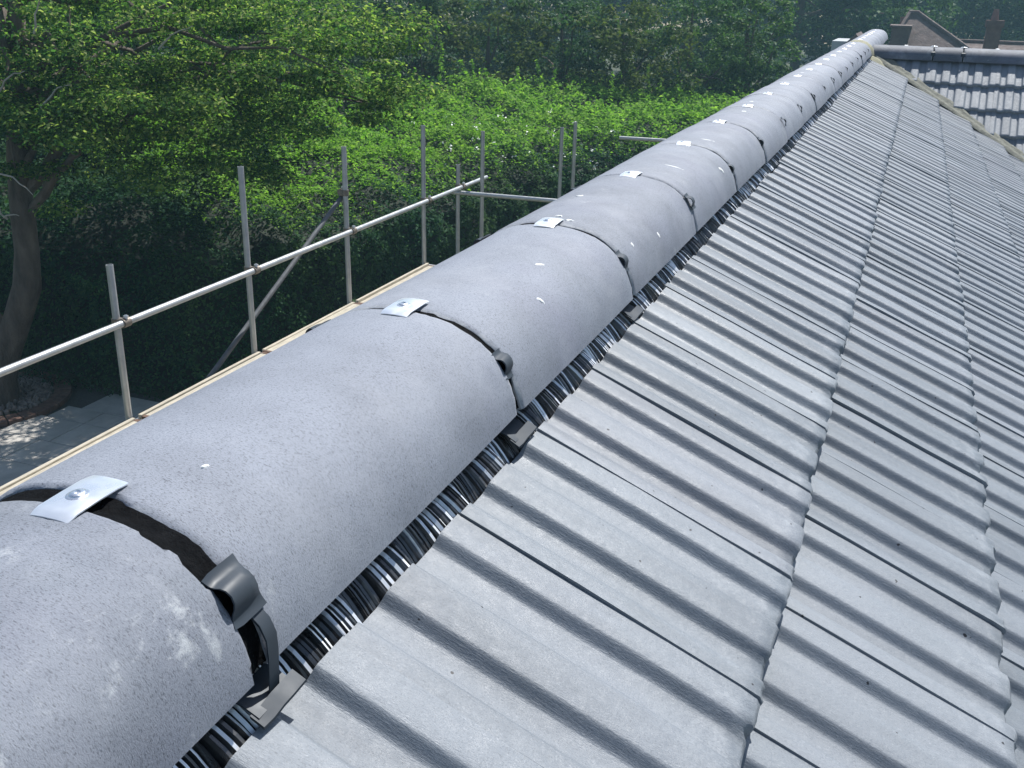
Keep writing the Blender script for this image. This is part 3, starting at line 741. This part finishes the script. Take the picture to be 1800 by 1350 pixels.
# hedge: a wide mounded shrubbery following a curved line
r = np.random.default_rng(31)
hp = np.array([(-17, 9.9), (-13, 9.55), (-10, 9.5), (-8.5, 9.52), (-7.6, 10.0), (-7.0, 11.4), (-6.5, 13.5), (-5.9, 16.5), (-5.0, 19.6), (-3.6, 22.4), (-1.6, 24.4), (1, 25.5)])
seg = np.linalg.norm(np.diff(hp, axis=0), axis=1); cum = np.concatenate([[0], np.cumsum(seg)])
def hpath(t):
    x = np.interp(t, cum, hp[:, 0]); y = np.interp(t, cum, hp[:, 1]); e = .4
    dx = np.interp(t+e, cum, hp[:, 0])-np.interp(t-e, cum, hp[:, 0]); dy = np.interp(t+e, cum, hp[:, 1])-np.interp(t-e, cum, hp[:, 1])
    l_ = np.hypot(dx, dy)+1e-9; return x, y, -dy/l_, dx/l_            # normal pointing away from the house
def htop(t, d):
    x, y, nx, ny = hpath(t); X = x+nx*d; Y = y+ny*d
    return -2.72+.17*np.clip(d, 0, 6)*np.interp(t, [0, 8, 14, 22, 30], [.4, .6, 1, .8, .2])+.15*fbm(X*1.1, Y*1.1, 5)+.15*fbm(X*3.4, Y*3.4, 6)-.35*np.exp(-d*2.5)+np.interp(t, [0, 12, 18, 26, 34], [0, 0, .0, -.1, -.5])
hedge = empty('hedge', (-7, 11, GZ)); tag(hedge, 'broad overgrown green hedge behind the scaffold with a sunlit top', 'hedge')
LT = cum[-1]; n1, n2 = 80000, 170000
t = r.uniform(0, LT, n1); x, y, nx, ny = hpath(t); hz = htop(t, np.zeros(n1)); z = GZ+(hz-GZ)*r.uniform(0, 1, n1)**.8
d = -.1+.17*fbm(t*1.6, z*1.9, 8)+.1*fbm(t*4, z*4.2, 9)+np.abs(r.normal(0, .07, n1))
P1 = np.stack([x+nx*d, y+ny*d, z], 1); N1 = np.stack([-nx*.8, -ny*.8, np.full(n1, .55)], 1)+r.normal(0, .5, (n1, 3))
t = r.uniform(0, LT, n2); d = 6.0*r.uniform(0, 1, n2)**1.15; x, y, nx, ny = hpath(t); z = htop(t, d)-np.abs(r.normal(0, .06, n2))+np.where(r.uniform(0, 1, n2) < .05, r.uniform(0, .28, n2), 0)
P2 = np.stack([x+nx*d, y+ny*d, z], 1); N2 = np.stack([-nx*.1, -ny*.1, np.full(n2, 1.)], 1)+r.normal(0, .42, (n2, 3))
lit_mask = np.clip((d-.1)/1.3, 0, 1)*np.clip((t-8.6)/3.0, 0, 1) > r.uniform(0, 1, n2)*.85+.05   # pale leaves where sun reaches; shade on front and left put into leaf colour
for nm, P, N, mt in (('front_foliage', np.concatenate([P1, P2[~lit_mask]]), np.concatenate([N1, N2[~lit_mask]]), L_YEW_SHADE), ('top_foliage', P2[lit_mask], N2[lit_mask], L_HEDGE)):
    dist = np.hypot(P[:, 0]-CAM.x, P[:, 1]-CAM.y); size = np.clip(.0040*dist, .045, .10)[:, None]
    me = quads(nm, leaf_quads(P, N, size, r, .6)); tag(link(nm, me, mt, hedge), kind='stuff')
# upright young shoots along the back of the hedge top
pts = []
for k in range(120):
    t0 = r.uniform(6, LT-3); d0 = r.uniform(2.5, 6.0); x, y, nx, ny = hpath(np.array([t0])); b = np.array([x[0]+nx[0]*d0, y[0]+ny[0]*d0, htop(np.array([t0]), np.array([d0]))[0]-.1])
    h = r.uniform(.25, .75)*(1 if k % 4 else 1.5); lean = r.normal(0, .12, 2)
    for q in np.linspace(0, 1, int(40*h)+6): pts.append(b+np.array([lean[0]*q, lean[1]*q, h*q])+r.normal(0, .05*(1.2-q), 3))
pts = np.array(pts); me = quads('hedge_shoots', leaf_quads(pts, np.array([0, -.2, .8])+r.normal(0, .6, pts.shape), .12, r, .45)); tag(link('shoots', me, L_HEDGE, hedge), kind='stuff')
# white flowers
n = 55; t = r.uniform(15, 20.5, n); d = r.uniform(0, 3.2, n)**1; x, y, nx, ny = hpath(t); z = htop(t, d)+.03
c = np.stack([x+nx*d, y+ny*d, z], 1); P = np.repeat(c, 5, 0)+r.normal(0, .03, (n*5, 3)); me = quads('hedge_flowers', leaf_quads(P, np.array([0, -.5, .9])+r.normal(0, .4, P.shape), .042, r, .8)); tag(link('flowers', me, M_PETAL, hedge), kind='stuff')
# opaque dark core added inside the foliage to block light
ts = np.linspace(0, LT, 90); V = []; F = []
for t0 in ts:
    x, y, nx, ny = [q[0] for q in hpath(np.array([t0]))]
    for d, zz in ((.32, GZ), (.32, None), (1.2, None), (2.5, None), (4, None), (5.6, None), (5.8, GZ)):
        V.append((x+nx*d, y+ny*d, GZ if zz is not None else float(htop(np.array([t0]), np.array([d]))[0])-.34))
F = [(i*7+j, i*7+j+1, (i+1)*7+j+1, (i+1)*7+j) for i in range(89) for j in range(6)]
link('shade_core', mesh('hedge_inside', V, F, 60), M_CORE, hedge)

# trees behind: several kinds of crown, shared by copies
def forest_tree(seed, h, rad, n_cl, n_leaf, size, cr, flat, skirt):
    r = np.random.default_rng(seed); ells = [((0, 0, h*.62), (rad, rad, h*.4)), ((r.normal(0, rad*.35), r.normal(0, rad*.35), h*.34), (rad*skirt, rad*skirt, h*.3))]
    c = crown_clumps(r, ells, n_cl, .55); c = c[c[:, 2] > .5]
    R_ = r.uniform(.6, 1.25, len(c))*cr
    me = quads('crown', clump_leaves(c, R_, n_leaf, size, r, flat, .8))
    parts = [tube([(0, 0, 0), (.05, 0, h*.25), (-.05, .08, h*.55), (.05, .05, h*.9)], [h*.028, h*.022, h*.014, .02], 9)]
    for k in range(12):
        q = c[r.integers(0, len(c))]; parts.append(limb((0, 0, h*r.uniform(.2, .6)), tuple(q), h*.009, .015, r, 4))
    return me, mesh('trunk', *join(parts), 60)
kinds = [forest_tree(51, 8.5, 3.0, 150, 95, .19, .75, .5, 1.0), forest_tree(52, 10.5, 3.3, 170, 95, .2, .8, .45, .9), forest_tree(53, 7.0, 2.6, 130, 95, .17, .65, .6, 1.1), forest_tree(54, 9.5, 2.2, 140, 90, .18, .6, .55, .9),
         forest_tree(55, 13, 4.4, 190, 95, .3, 1.15, .5, 1.0)]
LM = [L_A, L_B, L_C, L_B, L_A]
for (c, t_), m in zip(kinds, LM): c.materials.append(m); t_.materials.append(M_BARK)
# (slope of the sight line x/y, distance y, kind, scale, label)
spots = [
 (-1.30, 13.5, 1, .95, 'dark tall tree at the left edge behind the hedge'), (-1.05, 15.5, 0, 1.0, 'dark green tree behind the bent trunk'), (-.86, 17.5, 1, .62, 'dark tree rising behind the spreading tree crown'), (-.72, 20, 3, .66, 'narrow green tree behind the right end of the spreading crown'),
 (-.60, 23.5, 1, .56, 'tall dark tree behind the hedge left of the bushy green trees'), (-.50, 25, 0, .66, 'mid dark tree above the sunlit hedge top'), (-.415, 26.5, 2, .80, 'bushy olive tree above the middle of the hedge'),
 (-.335, 27.5, 0, .68, 'rounded dark green tree above the right half of the hedge'), (-.27, 27.5, 2, .74, 'low olive green tree close behind the hedge right end'), (-.205, 30, 1, .56, 'green tree left of the ridge with lit shoulder'), (-.15, 32, 3, .62, 'fresh green tree nearest the ridge at the edge of the gap'),
 (-.95, 29, 4, .85, 'large tree far behind the spreading tree'), (-.66, 36, 4, .56, 'large tree in the second row behind the narrow tree'), (-.47, 39, 4, .56, 'large tree in the second row above the hedge'), (-.33, 42, 4, .55, 'broad dark tree in the second row near the ridge'), (-.21, 46, 4, .52, 'broad tree in the second row left of the gap'),
 (-.105, 56, 4, .85, 'hazy tree beyond the white house'), (-.06, 72, 4, 1.0, 'far hazy tree above the end of the ridge'), (-.005, 80, 4, 1.05, 'far hazy tree left of the brown roof'), (.045, 74, 4, .95, 'far hazy tree behind the brown roof'), (.095, 66, 4, .85, 'far hazy tree left of the brick chimney'), (.145, 72, 4, .95, 'far hazy tree right of the brick chimney'), (.2, 64, 4, .85, 'far hazy tree at the right edge'),
 (-.12, 86, 4, 1.15, 'tallest far tree left of the ridge end'), (.02, 98, 4, 1.2, 'tall tree in the farthest row above the brown roof'), (.12, 98, 4, 1.2, 'tall tree in the farthest row above the chimney'), (-.05, 104, 4, 1.3, 'tall tree in the farthest row above the ridge end'), (.22, 92, 4, 1.2, 'tall tree in the farthest row at the right edge'), (-.2, 76, 4, 1.1, 'tall far tree behind the second row'), (-.3, 64, 4, 1.05, 'tall far tree in the third row over the hedge'), (-.42, 58, 4, 1.05, 'tall far tree in the third row left of the hedge middle'), (-.56, 54, 4, 1.05, 'tall far tree in the third row behind the tall dark tree')]
for i, (mm, Y, kd, s, lab) in enumerate(spots):
    rr = np.random.default_rng(900+i); e = empty('tree', (.449+mm*(Y+.428), Y, GZ-.02)); e.rotation_euler = (0, 0, rr.uniform(0, 6.28)); e.scale = (s, s, s*rr.uniform(.94, 1.06))
    tag(e, lab, 'tree', 'trees behind the house')
    for nm, me in (('crown', kinds[kd][0]), ('trunk', kinds[kd][1])):
        o = bpy.data.objects.new(nm, me); COL.objects.link(o); o.parent = e

# ------------------------------------------------------------------ houses beyond
def neighbour(name, loc, label): 
    e = empty(name, loc); tag(e, label, 'house'); return e
h1 = neighbour('neighbour_house', (0.2, 48, GZ), 'distant house with a steep brown tiled roof behind the cross wing')
def at(V, e): return [Vector(v)-Vector(e.location) for v in V]
def add(name, V, F, m, e): o = bpy.data.objects.new(name, mesh(name, V, F)); o.data.materials.append(m); COL.objects.link(o); o.parent = e; o.matrix_parent_inverse = Matrix.Translation(-Vector(e.location)); return o
# steep pyramid-like roof: ridge short, right hip long
rf = add('roof', [(-.9, 44.6, -1.95), (2.9, 44.6, -1.82), (2.9, 50, -1.9), (-.9, 50, -1.9), (-.10, 46.6, -.20), (.22, 46.6, -.20), (.22, 48, -.20), (-.10, 48, -.20)], [(0, 1, 5, 4), (1, 2, 6, 5), (2, 3, 7, 6), (3, 0, 4, 7), (4, 5, 6, 7)], M_BROWN, h1)
for p, q in (((.22, 46.6, -.18), (2.9, 44.6, -1.80)), ((-.10, 46.6, -.18), (-.9, 44.6, -1.93)), ((-.14, 46.6, -.17), (.26, 46.6, -.17))):
    V, F = tube([p, q], .09, 8); o = add('hip_tile_row', V, F, M_BROWN, h1)
V, F = box(-.66, .02, 44.2, 46.2, -2.2, -.72); add('dormer', V, F, M_BROWN, h1)
V, F = box(-.75, .08, 44.1, 46.3, -.72, -.64); add('dormer_roof', V, F, M_BROWN, h1)
V, F = tube([(-.36, 46.5, -.9), (-.36, 46.5, -.36)], .09, 10); add('chimney_pot', V, F, M_POT, h1)
V, F = box(-.7, 2.7, 44.9, 49.8, GZ, -1.9); add('wall', V, F, M_BRICK, h1)
h2 = neighbour('neighbour_house', (4, 47, GZ), 'distant low brown roofed house with a tall brick chimney')
add('roof', [(1.7, 45.2, -2.0), (9, 45.2, -2.0), (9, 47, -1.24), (1.7, 47, -1.24), (1.7, 49, -2.0), (9, 49, -2.0)], [(0, 1, 2, 3), (3, 2, 5, 4)], M_BROWN, h2)
V, F = tube([(1.7, 47, -1.22), (9, 47, -1.22)], .08, 8); add('ridge_tile_row', V, F, M_BROWN, h2)
V, F = join([box(2.86, 3.40, 45.5, 46.1, -2.2, -.62), box(2.80, 3.46, 45.44, 46.16, -.62, -.36)]); ch = add('chimney', V, F, M_BRICK, h2)
V, F = tube([(3.1, 45.8, -.36), (3.1, 45.8, -.1), (3.1, 45.8, .06)], [.16, .12, .09], 12); p_ = bpy.data.objects.new('chimney_pot', mesh('chimney_pot', V, F)); p_.data.materials.append(M_POT); COL.objects.link(p_); p_.parent = ch
V, F = box(1.8, 8.9, 45.3, 48.9, GZ, -2.0); add('wall', V, F, M_BRICK, h2)
h3 = neighbour('neighbour_house', (-3, 42, GZ), 'distant white rendered house with a dark roof left of the ridge end')
V, F = box(-2.56, -2.0, 40, 43, GZ, -1.16); add('wall', V, F, M_WHITE, h3)
add('roof', [(-2.3, 39.8, -1.45), (-2.3, 43.2, -1.45), (-1.75, 39.8, -.88), (-1.75, 43.2, -.88), (-1.2, 39.8, -1.45), (-1.2, 43.2, -1.45)], [(0, 1, 3, 2), (2, 3, 5, 4), (0, 2, 4)], M_BROWN, h3)
V, F = box(-2.0, -1.3, 40.2, 43, GZ, -1.45); add('wall', V, F, M_BROWN, h3)

# ------------------------------------------------------------------ hazy air
V, F = box(-75, 75, -50, 135, GZ-1.1, 14.5)
hz_ = link('haze', mesh('haze', V, F)); tag(hz_, 'thin bluish summer haze over the garden and the far trees', 'haze', kind='stuff')
hm = bpy.data.materials.new('haze_air'); hm.use_nodes = True; ht = hm.node_tree; ht.nodes.remove(ht.nodes['Principled BSDF'])
pv = ht.nodes.new('ShaderNodeVolumePrincipled'); pv.inputs['Color'].default_value = (.5, .86, 1, 1); pv.inputs['Density'].default_value = .0017
ht.links.new(pv.outputs[0], ht.nodes['Material Output'].inputs['Volume']); hz_.data.materials.append(hm)
